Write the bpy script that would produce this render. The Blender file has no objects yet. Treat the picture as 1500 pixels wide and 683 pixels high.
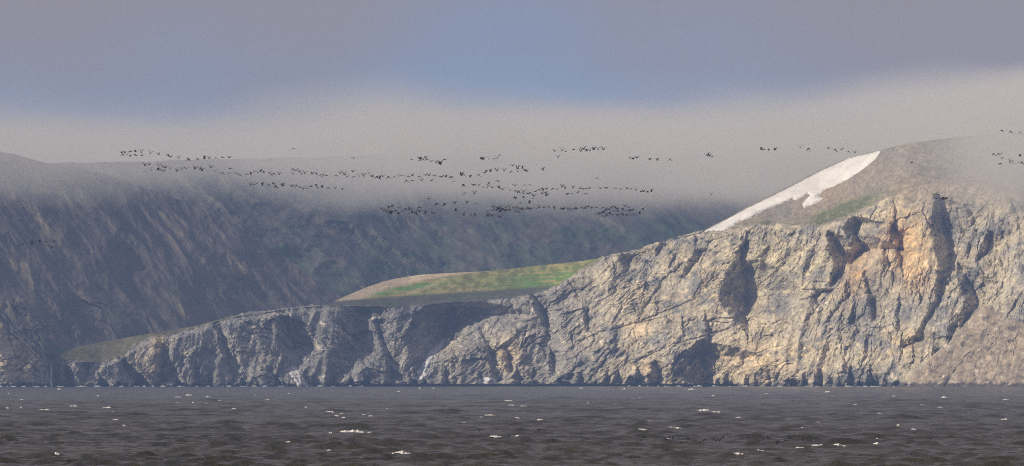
import bpy, math, random
import numpy as np

# ------------------------------------------------------------------ camera, sky, sun, exposure
S = bpy.context.scene
COL = S.collection
F = 8572.0                      # focal length in photograph pixels (10 degree telephoto, 1500 px wide)
CAMZ = 10.0                     # on a ship's deck
PITCH = math.atan((551.0 - 341.5) / F)
cam_d = bpy.data.cameras.new("camera")
cam_d.sensor_width = 36.0
cam_d.lens = 36.0 * F / 1500.0
cam_d.clip_start = 5.0
cam_d.clip_end = 60000.0
cam = bpy.data.objects.new("camera", cam_d)
cam.location = (0, 0, CAMZ)
cam.rotation_euler = (math.pi / 2 + PITCH, 0, 0)
COL.objects.link(cam)
S.camera = cam

SUN_DIR = np.array([-0.74, -0.50, 0.45])          # towards the sun: from the left, a little behind the camera
SUN_DIR = SUN_DIR / np.linalg.norm(SUN_DIR)
sun_el = math.asin(SUN_DIR[2])
sun_az = math.atan2(SUN_DIR[0], SUN_DIR[1])

w = bpy.data.worlds.new("World")
S.world = w
w.use_nodes = True
nt = w.node_tree
nt.nodes.clear()
def N(nt, typ, **kw):
    n = nt.nodes.new(typ)
    for k, v in kw.items():
        setattr(n, k, v)
    return n
def L(nt, a, b):
    nt.links.new(a, b)
def math_n(nt, op, a, b=None, c=None, clamp=False):
    n = nt.nodes.new('ShaderNodeMath'); n.operation = op; n.use_clamp = clamp
    for i, v in enumerate((a, b, c)):
        if v is None: continue
        if isinstance(v, (int, float)): n.inputs[i].default_value = v
        else: nt.links.new(v, n.inputs[i])
    return n.outputs[0]
def smooth_n(nt, v, lo, hi, a=0.0, b=1.0):
    n = nt.nodes.new('ShaderNodeMapRange'); n.interpolation_type = 'SMOOTHSTEP'
    nt.links.new(v, n.inputs[0])
    for i, x in zip((1, 2, 3, 4), (lo, hi, a, b)): n.inputs[i].default_value = x
    return n.outputs[0]
SKYOFF = 2.74
sky = N(nt, 'ShaderNodeTexSky', sky_type='NISHITA')
sky.sun_disc = False
sky.sun_elevation = sun_el
sky.sun_rotation = sun_az
sky.altitude = 0
sky.air_density = 1.0
sky.dust_density = 0.0
sky.ozone_density = 3.0
tc = N(nt, 'ShaderNodeTexCoord')
sep = N(nt, 'ShaderNodeSeparateXYZ'); L(nt, tc.outputs['Generated'], sep.inputs[0])
mp = N(nt, 'ShaderNodeMapping'); L(nt, tc.outputs['Generated'], mp.inputs[0]); mp.inputs['Scale'].default_value = (9, 9, 60)
nz = N(nt, 'ShaderNodeTexNoise'); L(nt, mp.outputs[0], nz.inputs['Vector']); nz.inputs['Scale'].default_value = 1.3; nz.inputs['Detail'].default_value = 4
mp3 = N(nt, 'ShaderNodeMapping'); L(nt, tc.outputs['Generated'], mp3.inputs[0]); mp3.inputs['Scale'].default_value = (11, 11, 6); mp3.inputs['Location'].default_value = (SKYOFF, 0, 0)
nz3 = N(nt, 'ShaderNodeTexNoise'); L(nt, mp3.outputs[0], nz3.inputs['Vector']); nz3.inputs['Scale'].default_value = 1.0; nz3.inputs['Detail'].default_value = 2
nzo = math_n(nt, 'ADD', math_n(nt, 'MULTIPLY_ADD', nz.outputs['Fac'], 0.022, -0.011), math_n(nt, 'MULTIPLY_ADD', nz3.outputs['Fac'], 0.085, -0.0425))
elv = math_n(nt, 'ADD', sep.outputs['Z'], nzo)
deck = smooth_n(nt, elv, 0.032, 0.068, 0.0, 0.95)                     # stratus deck above a clear band at the horizon
mp2 = N(nt, 'ShaderNodeMapping'); L(nt, tc.outputs['Generated'], mp2.inputs[0]); mp2.inputs['Scale'].default_value = (2.2, 2.2, 3.5)
nz2 = N(nt, 'ShaderNodeTexNoise'); L(nt, mp2.outputs[0], nz2.inputs['Vector']); nz2.inputs['Scale'].default_value = 1.0; nz2.inputs['Detail'].default_value = 5
brk = smooth_n(nt, nz2.outputs['Fac'], 0.45, 0.65, 1.0, 0.4)          # thinner patches in the deck
cov = math_n(nt, 'MULTIPLY', deck, brk)
tn = N(nt, 'ShaderNodeVectorMath', operation='MULTIPLY'); L(nt, sky.outputs[0], tn.inputs[0]); tn.inputs[1].default_value = (0.90, 0.90, 1.32)
bg_sky = N(nt, 'ShaderNodeBackground'); L(nt, tn.outputs[0], bg_sky.inputs[0]); bg_sky.inputs[1].default_value = 0.055
bg_cl = N(nt, 'ShaderNodeBackground'); bg_cl.inputs[0].default_value = (0.340, 0.278, 0.262, 1); bg_cl.inputs[1].default_value = 1.0
mixs = N(nt, 'ShaderNodeMixShader'); L(nt, cov, mixs.inputs[0]); L(nt, bg_sky.outputs[0], mixs.inputs[1]); L(nt, bg_cl.outputs[0], mixs.inputs[2])
wo = N(nt, 'ShaderNodeOutputWorld'); L(nt, mixs.outputs[0], wo.inputs[0])

sun_d = bpy.data.lights.new("sun", 'SUN')
sun_d.energy = 5.0
sun_d.angle = math.radians(0.53)
sun_d.color = (1.0, 0.89, 0.74)
sun_o = bpy.data.objects.new("sun", sun_d)
from mathutils import Vector
sun_o.rotation_euler = Vector(SUN_DIR).to_track_quat('Z', 'Y').to_euler()
sun_o.location = (-300, -100, 400)
COL.objects.link(sun_o)

S.view_settings.view_transform = 'Standard'
S.view_settings.look = 'None'
S.view_settings.gamma = 1.0
S.view_settings.exposure = 0.0
S.view_settings.use_curve_mapping = False
S.cycles.use_denoising = False
S.cycles.max_bounces = 6
S.cycles.filter_width = 1.1
S.cycles.volume_bounces = 2
S.cycles.volume_max_steps = 256

# ------------------------------------------------------------------ helpers
rng = np.random.default_rng(7)
random.seed(7)
CP, SP = math.cos(PITCH), math.sin(PITCH)
def ray_point(px, py, D):
    """direction of a photograph pixel, taken to the given distance"""
    a = (np.asarray(px, float) - 750.0) / F
    b = (341.5 - np.asarray(py, float)) / F
    t = D / (CP - b * SP)
    return np.stack(np.broadcast_arrays(a * t, D, CAMZ + (SP + b * CP) * t), -1)

def hash2(ix, iy, seed):
    h = (ix.astype(np.int64) * 374761393 + iy.astype(np.int64) * 668265263 + seed * 1442695041) & 0xFFFFFFFF
    h = ((h ^ (h >> 13)) * 1274126177) & 0xFFFFFFFF
    h = ((h ^ (h >> 16)) * 2246822519) & 0xFFFFFFFF
    return (h ^ (h >> 15)) & 0xFFFFFFFF
def rnd(ix, iy, seed):
    return hash2(ix, iy, seed) / 4294967296.0
def perlin(x, y, seed=0):
    x0 = np.floor(x); y0 = np.floor(y); fx = x - x0; fy = y - y0
    u = fx * fx * fx * (fx * (fx * 6 - 15) + 10); v = fy * fy * fy * (fy * (fy * 6 - 15) + 10)
    r = []
    for dx, dy in ((0, 0), (1, 0), (0, 1), (1, 1)):
        a = rnd(x0 + dx, y0 + dy, seed) * 2 * math.pi
        r.append(np.cos(a) * (fx - dx) + np.sin(a) * (fy - dy))
    return 1.5 * ((r[0] * (1 - u) + r[1] * u) * (1 - v) + (r[2] * (1 - u) + r[3] * u) * v)
def fbm(x, y, seed=0, octv=4, gain=0.5):
    s = 0; a = 1
    for i in range(octv):
        s = s + a * perlin(x * 2 ** i, y * 2 ** i, seed + i * 17); a *= gain
    return s
def ridged(x, y, seed=0, octv=4):
    s = 0; a = 1
    for i in range(octv):
        s = s + a * (1 - 2 * np.abs(perlin(x * 2 ** i, y * 2 ** i, seed + i * 31))); a *= 0.5
    return s
def facet(x, y, seed=0, tilt=1.0, edge=False):
    """broken rock: every cell is a tilted plane of its own height"""
    x0 = np.floor(x); y0 = np.floor(y)
    best = np.full(np.shape(x), 1e9); sec = best; out = np.zeros(np.shape(x))
    for dx in (-1, 0, 1):
        for dy in (-1, 0, 1):
            cx = x0 + dx; cy = y0 + dy
            jx = cx + rnd(cx, cy, seed); jy = cy + rnd(cx, cy, seed + 1)
            ex = x - jx; ey = y - jy
            d = ex * ex + ey * ey
            val = (rnd(cx, cy, seed + 2) - 0.5) * 0.9 + tilt * (ex * (rnd(cx, cy, seed + 3) - 0.5) + ey * (rnd(cx, cy, seed + 4) - 0.5)) * 2
            m = d < best
            if edge: sec = np.where(m, best, np.minimum(sec, d))
            best = np.where(m, d, best); out = np.where(m, val, out)
    if edge: return np.sqrt(sec) - np.sqrt(best)
    return out
def sstep(x, a, b):
    t = np.clip((x - a) / (b - a), 0, 1)
    return t * t * (3 - 2 * t)
def gauss(px, py, cx, cy, sx, sy, rot=0.0):
    c, s = math.cos(math.radians(rot)), math.sin(math.radians(rot))
    dx, dy = px - cx, py - cy
    u = dx * c - dy * s; v = dx * s + dy * c          # rot: anticlockwise in the picture
    return np.exp(-(u / sx) ** 2 - (v / sy) ** 2)
def rot2(px, py, ang):
    c, s = math.cos(math.radians(ang)), math.sin(math.radians(ang))
    return px * c - py * s, px * s + py * c
def lerp_list(pts, x):
    p = np.array(pts, float)
    return np.interp(x, p[:, 0], p[:, 1])
def seg_dist(px, py, poly):
    d = np.full(np.shape(px), 1e9)
    for (ax, ay), (bx, by) in zip(poly[:-1], poly[1:]):
        vx, vy = bx - ax, by - ay
        t = np.clip(((px - ax) * vx + (py - ay) * vy) / (vx * vx + vy * vy), 0, 1)
        d = np.minimum(d, np.hypot(px - ax - t * vx, py - ay - t * vy))
    return d
def inside(px, py, poly):
    r = np.zeros(np.shape(px), bool); n = len(poly)
    for i in range(n):
        (ax, ay), (bx, by) = poly[i], poly[(i + 1) % n]
        if ay == by: continue
        c = ((ay > py) != (by > py)) & (px < (bx - ax) * (py - ay) / (by - ay) + ax)
        r ^= c
    return r

def mesh_from(name, verts, faces, mat=None, col=None, smooth=False, extra=None):
    me = bpy.data.meshes.new(name)
    verts = np.asarray(verts, np.float32).reshape(-1, 3); faces = np.asarray(faces, np.int32)
    k = faces.shape[1]
    me.vertices.add(len(verts)); me.vertices.foreach_set('co', verts.ravel())
    me.loops.add(faces.size); me.loops.foreach_set('vertex_index', faces.ravel())
    me.polygons.add(len(faces))
    me.polygons.foreach_set('loop_start', np.arange(0, faces.size, k, dtype=np.int32))
    me.polygons.foreach_set('use_smooth', np.full(len(faces), smooth))
    me.update(calc_edges=True)
    if col is not None:
        c = np.ones((len(verts), 4), np.float32); c[:, :3] = np.asarray(col).reshape(-1, 3)
        at = me.color_attributes.new('tint', 'FLOAT_COLOR', 'POINT'); at.data.foreach_set('color', c.ravel())
    if extra is not None:
        for nm, arr in extra.items():
            at = me.attributes.new(nm, 'FLOAT', 'POINT'); at.data.foreach_set('value', np.asarray(arr, np.float32).ravel())
    if mat: me.materials.append(mat)
    return me
def grid_faces(nr, nc):
    i = np.arange(nr * nc).reshape(nr, nc)
    return np.stack([i[:-1, :-1], i[:-1, 1:], i[1:, 1:], i[1:, :-1]], -1).reshape(-1, 4)
def add_obj(name, me, label=None, cat=None, group=None, kind=None, parent=None):
    o = bpy.data.objects.new(name, me); COL.objects.link(o)
    if label: o['label'] = label
    if cat: o['category'] = cat
    if group: o['group'] = group
    if kind: o['kind'] = kind
    if parent: o.parent = parent
    return o
def compact(verts, faces, col):
    u, inv = np.unique(faces, return_inverse=True)
    return verts[u], inv.reshape(faces.shape), col[u]

# ------------------------------------------------------------------ materials
def ground_mat(name, scale=0.35, amount=0.5, bump=0.5, bdist=0.6, rough=0.95):
    m = bpy.data.materials.new(name); m.use_nodes = True; nt = m.node_tree
    b = nt.nodes['Principled BSDF']
    at = N(nt, 'ShaderNodeAttribute', attribute_name='tint')
    geo = N(nt, 'ShaderNodeNewGeometry')
    n1 = N(nt, 'ShaderNodeTexNoise'); L(nt, geo.outputs['Position'], n1.inputs['Vector']); n1.inputs['Scale'].default_value = scale; n1.inputs['Detail'].default_value = 5; n1.inputs['Roughness'].default_value = 0.65
    mr = N(nt, 'ShaderNodeMapRange'); L(nt, n1.outputs['Fac'], mr.inputs[0])
    for i, v in zip((1, 2, 3, 4), (0.3, 0.7, 1 - amount, 1 + amount)): mr.inputs[i].default_value = v
    mx = N(nt, 'ShaderNodeVectorMath', operation='SCALE'); L(nt, at.outputs['Color'], mx.inputs[0]); L(nt, mr.outputs[0], mx.inputs['Scale'])
    L(nt, mx.outputs[0], b.inputs['Base Color'])
    b.inputs['Roughness'].default_value = rough
    b.inputs['Specular IOR Level'].default_value = 0.15
    if bump:
        bp = N(nt, 'ShaderNodeBump'); bp.inputs['Strength'].default_value = bump; bp.inputs['Distance'].default_value = bdist
        L(nt, n1.outputs['Fac'], bp.inputs['Height']); L(nt, bp.outputs[0], b.inputs['Normal'])
    return m
def plain_mat(name, color, rough=0.8, spec=0.3, var=0.0, scale=2.0):
    m = bpy.data.materials.new(name); m.use_nodes = True; nt = m.node_tree
    b = nt.nodes['Principled BSDF']
    b.inputs['Roughness'].default_value = rough; b.inputs['Specular IOR Level'].default_value = spec
    geo = N(nt, 'ShaderNodeNewGeometry')
    n1 = N(nt, 'ShaderNodeTexNoise'); L(nt, geo.outputs['Position'], n1.inputs['Vector']); n1.inputs['Scale'].default_value = scale; n1.inputs['Detail'].default_value = 4
    cr = N(nt, 'ShaderNodeValToRGB'); L(nt, n1.outputs['Fac'], cr.inputs[0])
    cr.color_ramp.elements[0].position = 0.3; cr.color_ramp.elements[1].position = 0.7
    cr.color_ramp.elements[0].color = tuple(c * (1 - var) for c in color) + (1,)
    cr.color_ramp.elements[1].color = tuple(min(1, c * (1 + var)) for c in color) + (1,)
    L(nt, cr.outputs[0], b.inputs['Base Color'])
    return m
M_rock = ground_mat('cliff_rock', 0.30, 0.45, 0.6, 1.2)
M_grass = ground_mat('grass', 0.22, 0.35, 0.4, 0.6)
M_scree = ground_mat('scree', 0.25, 0.35, 0.6, 1.0)
M_mount = ground_mat('mountain_scree', 0.05, 0.35, 0.6, 3.0)
M_snow = plain_mat('snow', (0.76, 0.74, 0.69), 0.8, 0.2, 0.13, 0.06)
M_dirty = plain_mat('dirty_snow', (0.60, 0.59, 0.58), 0.85, 0.2, 0.25, 0.35)
M_fall = plain_mat('white_water', (0.75, 0.78, 0.8), 0.5, 0.4, 0.2, 0.5)
M_foam = plain_mat('sea_foam', (0.60, 0.59, 0.56), 0.8, 0.2, 0.3, 2.2)
M_bird = plain_mat('dark_plumage', (0.018, 0.017, 0.017), 0.7, 0.2, 0.4, 6.0)

# ------------------------------------------------------------------ cliff sheet: foot, rim and upper ground
SHORE = [(-700, 5350), (-200, 5490), (0, 5485), (75, 5530), (200, 5585), (400, 5660), (600, 5725), (800, 5745), (950, 5720), (1100, 5670), (1250, 5610), (1400, 5530), (1500, 5470), (1800, 5300), (2300, 5100)]
RIM = [(-700, 470), (-200, 466), (0, 474), (20, 490), (40, 508), (58, 526), (66, 532), (76, 533), (84, 529), (110, 530), (150, 531), (180, 520), (200, 503), (225, 493), (250, 490), (300, 476), (340, 465), (400, 456), (450, 450), (480, 448), (530, 449), (600, 449), (650, 444), (700, 441), (760, 435), (790, 428), (810, 421), (830, 409), (850, 396), (880, 380), (900, 374), (935, 367), (960, 357), (1000, 347), (1035, 339), (1060, 337), (1100, 330), (1150, 328), (1200, 331), (1235, 322), (1262, 308), (1290, 294), (1330, 279), (1370, 272), (1400, 272), (1440, 276), (1480, 283), (1520, 290), (1800, 300), (2300, 320)]
TOP = [(-700, 468), (-200, 464), (0, 472), (20, 488), (40, 506), (58, 524), (66, 530), (76, 531), (84, 521), (110, 509), (150, 501), (200, 492), (250, 484), (290, 477), (340, 462), (400, 454), (450, 448), (476, 446), (485, 443), (500, 437), (520, 428), (540, 420), (560, 413), (580, 408), (620, 402), (660, 400), (720, 397), (800, 388), (850, 383), (880, 378), (900, 372), (935, 365), (960, 355), (1000, 345), (1035, 335), (1060, 323), (1100, 300), (1150, 275), (1200, 249), (1240, 232), (1285, 221), (1330, 210), (1400, 201), (1500, 193), (1800, 180), (2300, 170)]
BROW = [(1285, 293), (1300, 287), (1330, 276), (1360, 269), (1400, 262), (1450, 258), (1500, 260), (1560, 264), (2300, 300)]

xs = np.concatenate([np.arange(-700, -160, 12.0), np.arange(-160, -20, 2.0), np.arange(-20, 1520, 1.0), np.arange(1520, 1680, 2.0), np.arange(1680, 2300, 12.0)])
NR1, NR2 = 232, 84
def tops(x):
    j = 1.3 * fbm(x / 9.0, x * 0 + 3.3, 5, 3) + 1.6 * facet(x / 14.0, x * 0 + 0.5, 91)
    grassy = np.clip(sstep(x, 80, 95) * (1 - sstep(x, 335, 350)) + sstep(x, 470, 490) * (1 - sstep(x, 855, 875)) + sstep(x, 1030, 1050), 0, 1)
    T = lerp_list(TOP, x) + j * (1 - 0.85 * grassy)
    R = lerp_list(RIM, x) + j * 1.3
    return np.maximum(R, T + 1.6), T
def tops0(x):
    T = lerp_list(TOP, x); return np.maximum(lerp_list(RIM, x), T + 1.6), T
Rx, Tx = tops(xs)
Sx = lerp_list(SHORE, xs)
By = 551 + (CAMZ + 5.0) * F / Sx                        # five metres below the water line
v1 = np.linspace(0, 1, NR1)[:, None]; v2 = np.linspace(0, 1, NR2 + 1)[1:, None]
PY = np.concatenate([By + (Rx - By) * v1, Rx + (Tx - Rx) * v2], 0)
PX = np.broadcast_to(xs, PY.shape).copy()

# places where the rock face turns away from the light: rows of (py, left edge, right edge)
DARK = [
 [(352, 1091, 1093), (360, 1084, 1090), (370, 1078, 1087), (380, 1074, 1085), (395, 1067, 1091), (410, 1063, 1092), (425, 1056, 1093), (440, 1054, 1093), (455, 1062, 1094), (465, 1070, 1092), (475, 1080, 1095), (488, 1092, 1096), (505, 1094, 1095)],
 [(286, 1368, 1371), (300, 1366, 1380), (320, 1364, 1383), (340, 1363, 1386), (360, 1368, 1390), (380, 1372, 1394), (395, 1372, 1390), (405, 1372, 1384), (420, 1370, 1379), (440, 1369, 1376), (452, 1371, 1373)],
 [(326, 1303, 1305), (345, 1307, 1316), (370, 1311, 1319), (385, 1317, 1320), (400, 1321, 1323), (412, 1323, 1324)],
 [(318, 1245, 1250), (326, 1238, 1256), (335, 1233, 1251), (345, 1240, 1253), (355, 1245, 1262), (365, 1240, 1268), (375, 1236, 1256), (388, 1239, 1244)],
 [(340, 1210, 1213), (350, 1211, 1221), (362, 1213, 1228), (375, 1216, 1233), (388, 1224, 1236), (400, 1217, 1229), (412, 1214, 1222), (420, 1216, 1218)],
 [(385, 1400, 1403), (400, 1401, 1412), (415, 1404, 1422), (430, 1408, 1428), (445, 1412, 1432), (455, 1408, 1431), (465, 1400, 1420), (480, 1392, 1410), (495, 1388, 1398), (505, 1386, 1389)],
 [(340, 1449, 1452), (350, 1441, 1450), (360, 1436, 1448), (372, 1431, 1443), (385, 1429, 1432)],
 [(292, 1480, 1482), (310, 1480, 1489), (322, 1486, 1492), (337, 1487, 1490)],
 [(500, 1020, 1026), (510, 1008, 1031), (522, 990, 1032), (535, 985, 1032), (550, 976, 1034), (572, 970, 1036)],
 [(530, 956, 960), (545, 950, 964), (572, 940, 962)],
 [(508, 805, 806), (518, 804, 810), (530, 803, 812), (543, 804, 811), (552, 807, 808)],
 [(442, 640, 662), (450, 620, 661), (460, 604, 659), (472, 602, 655), (485, 600, 648), (500, 598, 640), (515, 600, 625), (530, 603, 616), (555, 605, 610)],
 [(448, 500, 528), (465, 498, 524), (490, 495, 520), (515, 488, 512), (540, 482, 498), (560, 480, 486)],
 [(465, 402, 412), (485, 404, 424), (505, 406, 432), (525, 412, 430), (545, 416, 424)],
 [(374, 906, 914), (385, 908, 919), (392, 912, 919), (398, 915, 917)],
 [(350, 970, 976), (360, 963, 971), (370, 960, 966), (376, 960, 962)],
 [(366, 1019, 1027), (376, 1012, 1024), (386, 1006, 1017), (397, 1000, 1008), (407, 996, 999)],
 [(455, 1031, 1033), (470, 1031, 1036), (488, 1032, 1039), (503, 1034, 1038), (512, 1036, 1037)],
 [(517, 1086, 1088), (525, 1083, 1089), (535, 1084, 1086)],
 [(455, 857, 859), (468, 856, 861), (485, 858, 860)],
 [(420, 772, 776), (435, 776, 784), (450, 781, 792), (465, 788, 799), (482, 796, 803), (500, 802, 804)],
 [(524, 58, 72), (545, 60, 75), (572, 60, 76)],
 [(436, 1314, 1317), (455, 1312, 1317), (480, 1312, 1316), (490, 1313, 1314)],
 [(440, 1366, 1369), (455, 1359, 1367), (470, 1351, 1359), (485, 1345, 1351), (497, 1326, 1346), (508, 1316, 1328)],
 [(398, 1263, 1266), (415, 1266, 1272), (430, 1268, 1276), (450, 1272, 1280), (470, 1276, 1280)],
 [(350, 1287, 1289), (370, 1293, 1297), (390, 1300, 1304), (405, 1306, 1309)],
 [(430, 1240, 1243), (445, 1226, 1232), (460, 1214, 1219), (475, 1207, 1209)],
 [(425, 1194, 1206), (436, 1188, 1194), (448, 1196, 1200)],
 [(455, 300, 306), (470, 305, 312), (490, 318, 324), (510, 322, 330), (540, 330, 338), (560, 336, 342)],
 [(525, 172, 176), (540, 176, 184), (555, 186, 196), (566, 196, 204)],
 [(520, 110, 124), (540, 114, 126), (560, 116, 122)],
 [(505, 232, 236), (530, 230, 238), (560, 224, 240)],
 [(470, 545, 552), (500, 556, 562), (530, 566, 572), (555, 566, 574)],
 [(480, 700, 703), (500, 708, 714), (530, 716, 722), (560, 722, 730)],
 [(505, 740, 742), (520, 738, 744), (545, 742, 748)],
 [(345, 1015, 1018), (352, 1016, 1021), (360, 1018, 1020)],
 [(300, 1410, 1414), (312, 1416, 1424), (322, 1420, 1428), (332, 1424, 1426)],
 [(306, 1398, 1402), (320, 1402, 1408), (340, 1408, 1412), (352, 1412, 1414)],
]
# notches along the foot of the big cliff
for cx in list(range(820, 970, 17)) + list(range(1046, 1340, 15)):
    cx += random.uniform(-6, 6); h = random.uniform(9, 34); ww = random.uniform(5, 12)
    DARK.append([(569 - h, cx - 1, cx + 1), (569 - h * 0.45, cx - ww * 0.45, cx + ww * 0.4), (574, cx - ww * 0.7, cx + ww * 0.6)])
for cx in list(range(20, 800, 26)):
    cx += random.uniform(-9, 9); h = random.uniform(10, 36); ww = random.uniform(4, 9)
    DARK.append([(569 - h, cx - 1, cx + 1), (569 - h * 0.45, cx - ww * 0.45, cx + ww * 0.4), (574, cx - ww * 0.7, cx + ww * 0.6)])
CRACKS = [([(850, 500), (880, 487), (930, 474), (985, 452), (1020, 437)], 1.4, 3.0), ([(930, 530), (985, 505), (1050, 487), (1100, 470), (1150, 447), (1200, 432)], 1.3, 3.0),
          ([(940, 460), (952, 440), (972, 410), (1000, 385)], 2.2, 4.0), ([(1090, 437), (1120, 434), (1150, 430)], 1.0, 2.0), ([(1160, 400), (1172, 380), (1182, 352)], 1.2, 2.5),
          ([(820, 390), (842, 425), (850, 440)], 1.8, 3.0), ([(770, 470), (800, 455), (830, 450)], 1.5, -2.0), ([(700, 440), (708, 462), (718, 480)], 1.2, -2.5),
          ([(1235, 470), (1232, 500), (1238, 540)], 1.6, 3.5), ([(1292, 450), (1298, 480), (1310, 500)], 1.4, 3.0), ([(1180, 470), (1205, 440), (1240, 405)], 1.4, 3.0),
          ([(1255, 560), (1268, 530), (1290, 500)], 1.6, -2.5), ([(1460, 400), (1463, 440), (1470, 470)], 2.0, 4.0), ([(1470, 340), (1462, 370), (1472, 400)], 2.0, 4.0)]

def cliff_depth(px, py):
    Sh = np.interp(px, [p[0] for p in SHORE], [p[1] for p in SHORE])
    R, T = tops0(px)
    base = 551 + CAMZ * F / Sh
    mpp = Sh / F
    z = (base - py) * mpp
    zr = (base - R) * mpp
    below = np.minimum(z, zr)
    # cliff leans back; talus apron low on the right; ground above the rim
    lean = 0.42 + 0.25 * sstep(px, 1330, 1480)
    D = Sh + lean * below
    above = np.maximum(z - zr, 0)
    ul = np.interp(px, [0, 80, 100, 330, 350, 470, 490, 860, 890, 1030, 1060, 1280, 1320], [1.5, 2.0, 2.6, 2.6, 2.0, 2.0, 5.2, 5.2, 1.5, 1.5, 1.75, 1.75, 1.5])
    D = D + ul * above + np.where(px < 900, 0.0, 0.0)
    brow = np.where((px > 1285), np.interp(px, [p[0] for p in BROW], [p[1] for p in BROW]), -1e3)
    D = D + np.where(py < brow, sstep(brow - py, 0, 2.0) * 35.0 * sstep(px, 1285, 1420), 0)
    # region weights
    rock = np.where(z < zr, 1.0, 0.0) * (0.35 + 0.65 * sstep(zr - z, 0, 6))
    rock = np.where((z >= zr) & (px > 345) & (px < 470), 0.6, rock); rock = np.where((z >= zr) & (px > 885) & (px < 1034), 0.8, rock); rock = np.where((z >= zr) & (px < 72), 0.8, rock)
    fan = fan_mask(px, py)
    dome = sstep(px, 1290, 1330) * (1 - sstep(py, 285, 330) )
    amp = rock * (1 - 0.55 * fan) * (1 - 0.75 * dome)
    # features that shape light and shade
    wob = 1.8 * perlin(px / 11.0, py / 11.0, 50) + 2.2 * facet(px / 10., py / 8., 53) + 1.4 * facet(px / 4.5, py / 4., 54)
    wx = px + wob; wy = py + 1.5 * perlin(px / 8.0, py / 8.0, 52)
    feat = np.zeros_like(px)
    for fi, f in enumerate(DARK):
        a = np.array(f, float)
        lo, hi = a[0, 0] - 3, a[-1, 0] + 3
        xl = np.interp(wy, a[:, 0], a[:, 1]); xr = np.interp(wy, a[:, 0], a[:, 2])
        on = sstep(wy, lo, a[0, 0] + 2) * (1 - sstep(wy, a[-1, 0] - 2, hi))
        wd = np.maximum(xr - xl, 0.3)
        t = wx - xl
        rec = np.maximum(2.2 * wd, 8.0)
        k = (1.35 + 1.6 * np.exp(-wd / 14.0)) * mpp * wd
        prof = np.where(t < 0, 0, np.where(t < wd, t / wd, np.clip(1 - (t - wd) / rec, 0, 1)))
        feat = feat + k * prof * on * (1.5 if fi in (0, 1, 2, 3, 4, 5, 6) else 1.0)
    for poly, wd, dp in CRACKS:
        feat = feat + dp * np.exp(-(seg_dist(wx, wy, poly) / wd) ** 2)
    # broken strata, three dips blended along the coast
    qx = px + 6 * fbm(px / 60., py / 60., 60, 2); qy = py + 6 * fbm(px / 60., py / 60., 63, 2)
    qx = qx + 1.2 * perlin(px / 6., py / 6., 65); qy = qy + 1.2 * perlin(px / 7., py / 7., 66)
    wA = np.interp(px, [-50, 60, 90, 330, 380, 560, 600], [0, 0, .3, .3, 1, 1, 0])
    wC = np.interp(px, [60, 90, 330, 380, 1150, 1240], [0, .5, .5, 0, 0, 1]) * (1 - wA)
    wB = 1 - wA - wC
    rel = np.zeros_like(px)
    for wgt, ang, sd in ((wA, -38, 100), (wB, 40, 200), (wC, 72, 300)):
        m = wgt > 0
        if not m.any(): continue
        c, s = math.cos(math.radians(ang)), math.sin(math.radians(ang))
        u = (qx * c - qy * s)[m]; v = (qx * s + qy * c)[m]
        r = 5.0 * facet(u / 64, v / 30, sd) + 3.0 * facet(u / 30, v / 14, sd + 10) + 1.5 * facet(u / 13, v / 7, sd + 20) + 0.9 * facet(u / 6.0, v / 3.4, sd + 30, 1.3) + 0.5 * facet(u / 3.2, v / 1.8, sd + 35, 1.3)
        r = r - 1.6 * ridged(u / 70, v / 20, sd + 40, 3)
        gate = sstep(fbm(u / 50, v / 40, sd + 80, 2), 0.12, .5)
        r = r + gate * (3.4 * np.exp(-(facet(u / 90, v / 24, sd + 60, edge=True) / .035) ** 2) + 1.6 * np.exp(-(facet(u / 34, v / 10, sd + 70, edge=True) / .06) ** 2))
        rel[m] += wgt[m] * r
    slab = np.clip(.75 * gauss(px, py, 985, 425, 42, 30, 40) + .7 * gauss(px, py, 1130, 430, 45, 22, 10) + .5 * gauss(px, py, 1335, 370, 22, 40) + .6 * gauss(px, py, 1330, 470, 26, 22, 30) + .7 * gauss(px, py, 1400, 365, 22, 12, 35) + .6 * gauss(px, py, 945, 482, 22, 12) + .6 * gauss(px, py, 720, 460, 50, 24) + .6 * gauss(px, py, 470, 540, 60, 22) + .5 * gauss(px, py, 1290, 530, 40, 22), 0, .85)
    rough = np.clip(0.95 + 0.75 * fbm(px / 75., py / 55., 72, 3), .35, 1.5)
    rel = rel * rough * (1 - slab)
    vx, vy = rot2(px + 5 * perlin(px / 30., py / 40., 73), py, 76)
    ribs = ridged(vx / 210., vy / 34., 74, 2) * np.interp(px, [0, 300, 700, 1000, 1180, 1500], [3.2, 3.2, 2.6, 1.2, 5.0, 5.0])
    rel = 0.85 * rel - ribs - 3.0 * ridged(px / 85., py / 260., 70, 3)
    soft = 1.2 * fbm(px / 30., py / 12., 80, 4) + 3.5 * fbm(px / 120., py / 50., 84, 3) + 0.5 * facet(px / 5., py / 3., 87)
    D = D + amp * rel + rock * (1 - .6 * fan) * feat + (1 - amp) * soft * np.where(z > zr, 0.8, 1.2) + (1 - rock) * 0
    # talus fan comes forward at its foot
    D = D - fan * (6 + 0.25 * np.maximum(0, (py - 440)) * mpp)
    return D
FAN = [(1432, 447), (1415, 470), (1385, 503), (1345, 540), (1318, 560), (1310, 580), (1580, 580), (1580, 500), (1500, 470), (1470, 462), (1452, 447)]
def fan_mask(px, py):
    d = seg_dist(px, py, FAN + [FAN[0]]); ins = inside(px, py, FAN)
    return sstep(np.where(ins, d, -d) + 2.5 * perlin(px / 14., py / 14., 77), -2, 7)

D = cliff_depth(PX, PY)
V = ray_point(PX, PY, D)

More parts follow.
